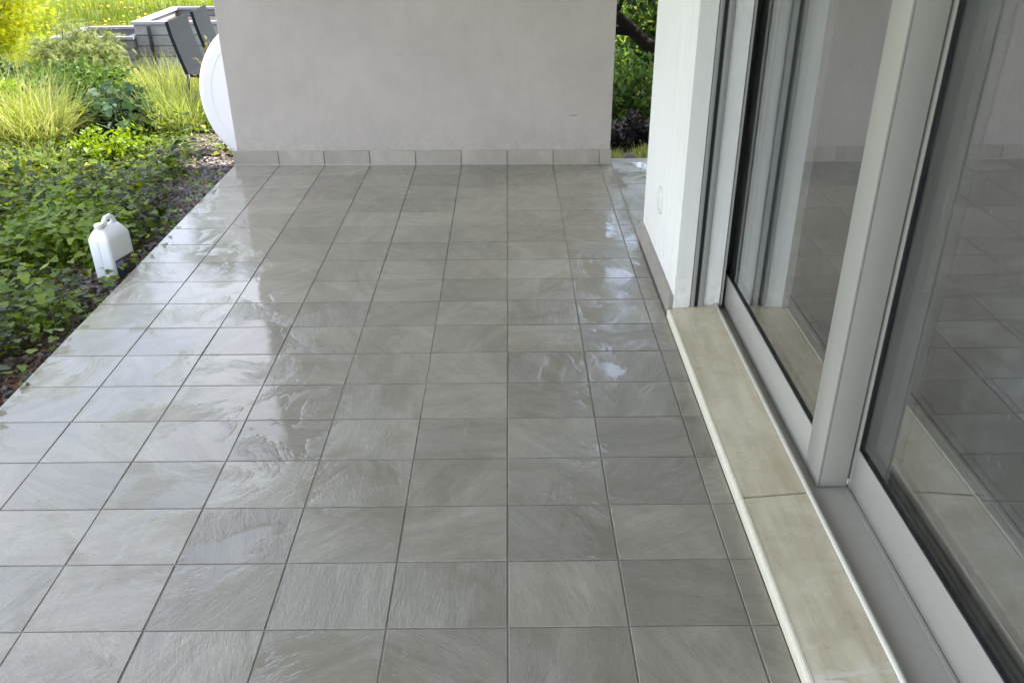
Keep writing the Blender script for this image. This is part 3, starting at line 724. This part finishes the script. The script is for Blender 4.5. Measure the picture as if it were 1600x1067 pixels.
tag(mesh_np('leaf_litter', *leaf_arrays(P, rand_unit(n)*np.array([1, 1, .3]), rand_unit(n)*.6+np.array([0, 0, 1.]), rng.uniform(.02, .05, n), TPL_LEAF), mDead), 'dead leaf litter', kind='stuff')
# small weeds
n = 3400
XY = scatter(n, -3.3, -1.95, 3.0, 5.6, lambda x, y: np.clip(lump(x*1.7+1, y*2.1)-.42, 0, 1)*2*np.where(y > 4.45, 1, .6))
P = np.concatenate([XY, (gz(XY[:, 0], XY[:, 1])+rng.uniform(.01, .06, n))[:, None]], -1)
tag(mesh_np('weed_leaves', *leaf_arrays(P, rand_unit(n)*np.array([1, 1, .3])+np.array([0, 0, .25]), rand_unit(n)*.5+np.array([0, 0, 1.]), rng.uniform(.018, .04, n), TPL_LEAF), mLime), 'small weeds in the bed', kind='stuff')

# meadow with dandelions
n = 52000
XY = scatter(n, -17, 3.5, 8.6, 19, lambda x, y: np.clip(1.25-(y-8.6)/14, .3, 1))
P = np.concatenate([XY, gz(XY[:, 0], XY[:, 1])[:, None]], -1)
tag(mesh_np('meadow_grass', *blade_arrays(P, rng.uniform(0, 6.28, n), rng.uniform(0, .5, n), rng.uniform(.10, .30, n), rng.uniform(.008, .016, n), rng.uniform(.1, .9, n)), mMeadow), 'meadow grass', kind='stuff')
n = 14000
XY = scatter(n, -8.5, -2.0, 5.4, 9.0, lambda x, y: .4+.6*lump(x, y)); P = np.concatenate([XY, gz(XY[:, 0], XY[:, 1])[:, None]], -1)
tag(mesh_np('rough_grass', *blade_arrays(P, rng.uniform(0, 6.28, n), rng.uniform(0, .7, n), rng.uniform(.05, .20, n), rng.uniform(.005, .010, n), rng.uniform(.1, .9, n)), mMeadow), 'rough grass between the shrubs', kind='stuff')
n = 1500
XY = scatter(n, -14, -2, 9.5, 17, lambda x, y: np.clip(lump(x*.7, y*.8)-.3, 0, 1)*1.4)
P = np.concatenate([XY, (gz(XY[:, 0], XY[:, 1])+rng.uniform(.14, .27, n))[:, None]], -1)
hexa = np.array([(0, 0, .25)]+[(math.cos(k*math.pi/3), math.sin(k*math.pi/3), 0) for k in range(6)]); hext = np.array([(0, k+1, (k+1) % 6+1) for k in range(6)])
tag(mesh_np('dandelion_heads', *leaf_arrays(P, rand_unit(n)*np.array([1, 1, .2]), rand_unit(n)*.5+np.array([0, 0, 1.]), rng.uniform(.014, .026, n), (hexa, hext)), mFlower), 'yellow dandelions in the meadow', kind='stuff')

# ------------------------------------------------------------------ behind the gap
def tree(name, label, x, y, trunk, limbs, clumps, n_leaf, size, mat, seed, group=None):
    global rng
    keep = rng; rng = np.random.default_rng(seed)
    z0 = float(gz(x, y)); root = empty(name, (x, y, z0)); tag(root, label, 'tree', group)
    MB().tube([p for p, _ in trunk], [r for _, r in trunk], 10).build('trunk', mBark, root, smooth=True)
    mb_ = MB()
    for L in limbs: mb_.tube([p for p, _ in L], [r for _, r in L], 7)
    mb_.build('limbs', mBark, root, smooth=True)
    P = []
    tot = sum(c[3] for c in clumps)
    for cx, cy, cz, w_, r_ in clumps:
        k = int(n_leaf*w_/tot); u = rand_unit(k)*(rng.uniform(.25, 1, k)**.5)[:, None]*np.array([r_, r_, r_*.75]); P.append(u+np.array([cx, cy, cz]))
    P = np.concatenate(P); P += rng.normal(0, .03, P.shape)
    D = rand_unit(len(P))+np.array([0, 0, -.35]); Nn = rand_unit(len(P))*.8+np.array([0, 0, .9])
    mesh_np('crown', *leaf_arrays(P, D, Nn, size*rng.uniform(.6, 1.3, len(P)), TPL_LEAF), mat, root)
    rng = keep; return root
r2 = np.random.default_rng(5)
cl = [(float(r2.uniform(-1.6, 1.3)), float(r2.uniform(-.9, 1.2)), float(r2.uniform(1.0, 3.6)), 1.0, float(r2.uniform(.25, .5))) for _ in range(34)]
tree('garden_tree', 'dark leaning tree seen through the gap beside the white pier', 1.75, 7.0,
     [((0, 0, 0), .10), ((-.12, 0, .25), .085), ((-.42, -.02, .46), .065), ((-.72, 0, .72), .055), ((-.95, .05, 1.25), .045), ((-1.0, .1, 2.2), .03)],
     [[((-.55, 0, .56), .045), ((-.8, -.05, .585), .035), ((-1.15, -.1, .62), .025)], [((-.72, 0, .72), .04), ((-.5, .1, 1.3), .03), ((-.2, .1, 2.2), .018)], [((-.95, .05, 1.2), .03), ((-1.4, .1, 1.9), .015)]],
     cl + [(-.55, -.35, .98, 1.5, .22), (-.30, -.30, 1.02, 1.5, .22), (-.85, -.3, 1.0, 1.2, .22)], 8200, .075, mDeep, 31)
shrub('green_bush', 'sunlit green bush behind the tree in the gap', 'shrub', (1.75, 8.2, .35), (1.0, .5, .75), 5200, .085, mBushLeaf, TPL_LEAF, 60, .2, .008, seed=32, fill=.8)
shrub('green_bush', 'broad leafy bush low in the gap beyond the terrace', 'shrub', (1.0, 6.1, .05), (.50, .35, .42), 1900, .07, mBushLeaf, TPL_LEAF, 40, .2, .006, seed=33, fill=.8)
shrub('purple_plant', 'dark purple leaved plant just past the tile edge in the gap', 'plant', (.95, 5.05, -.02), (.36, .24, .14), 900, .06, mPurple, TPL_LEAF, 30, .1, .004, seed=34, fill=.8)
n = 2400
XY = scatter(n, .62, 1.5, 4.37, 4.75, lambda x, y: np.clip(lump(x*4, y*3)-.2, .0, 1)); P = np.concatenate([XY, gz(XY[:, 0], XY[:, 1])[:, None]], -1)
tag(mesh_np('edge_grass', *blade_arrays(P, rng.uniform(0, 6.28, n), rng.uniform(0, .6, n), rng.uniform(.06, .13, n), rng.uniform(.005, .009, n), rng.uniform(.1, .9, n)), mReed), 'short grass at the far tile edge', kind='stuff')
st_ = MB(); b = bmesh.new(); bmesh.ops.create_icosphere(b, subdivisions=3, radius=1)
for v in b.verts: v.co *= 1+.10*math.sin(v.co.x*3.1+1)*math.cos(v.co.y*2.7)+.05*math.sin(v.co.z*6)
st_.add(b, Matrix.Translation((.885, 4.44, -.05)) @ Matrix.Diagonal((.065, .05, .06, 1)))
tag(st_.build('grey_stone', simple('grey_rock', (.10, .11, .10), .8, .3, 30, .003, 60), smooth=True), 'rounded grey stone in the grass at the gap', 'stone')

def open_tree(label, x, y, z0_, z1_, r, seed, mat, nleaf, size, nclump):
    q_ = np.random.default_rng(seed); cl_ = []
    for _ in range(nclump):
        a_ = q_.uniform(0, 6.28); d_ = r*math.sqrt(q_.uniform(0, 1)); cl_.append((d_*math.cos(a_), d_*math.sin(a_), float(q_.uniform(z0_, z1_)), 1.0, float(q_.uniform(.22, .55))))
    limbs = [[((.0, 0, z0_*.8), .06), ((c[0]*.5, c[1]*.5, (z0_*.8+c[2])/2+.2), .035), (c[:3], .012)] for c in cl_[::3]]
    tree('garden_tree', label, x, y, [((0, 0, 0), .13), ((.04, 0, z0_*.5), .11), ((-.03, .05, z0_), .08), ((.0, .1, z1_*.9), .03)], limbs, cl_, nleaf, size, mat, seed)
open_tree('light open crowned tree behind the golden shrub', -7.7, 11.2, 1.8, 4.4, 1.9, 61, mBushLeaf, 6000, .10, 30)
open_tree('tall open crowned tree behind the end wall', -4.2, 13.5, 1.9, 4.7, 1.9, 62, mTreeLeaf, 5600, .10, 28)

# background hedge trees far over the meadow
def far_tree(label, x, y, h, r, seed, mat):
    q_ = np.random.default_rng(seed)
    cl_ = [(float(q_.normal(0, r*.45)), float(q_.normal(0, r*.4)), float(q_.uniform(h*.28, h*.92)), 1.0, float(q_.uniform(.3, .5)*r)) for _ in range(22)]
    tree('meadow_tree', label, x, y, [((0, 0, 0), .18), ((.05, 0, h*.3), .14), ((-.05, .1, h*.75), .05)], [[((.03, 0, h*.28), .07), ((r*.5, 0, h*.6), .03)], [((0, 0, h*.3), .07), ((-r*.5, .1, h*.62), .03)]], cl_, 4200, .26, mat, seed, 'trees beyond the meadow')
far_tree('slim tree standing alone far across the meadow', -16, 30, 6.5, 2.4, 41, mBushLeaf)
far_tree('broad dark tree beyond the meadow behind the end wall', -5, 34, 7.5, 3.2, 42, mTreeLeaf)
far_tree('round tree beyond the meadow behind the gap', 6, 30, 7.0, 3.0, 43, mTreeLeaf)
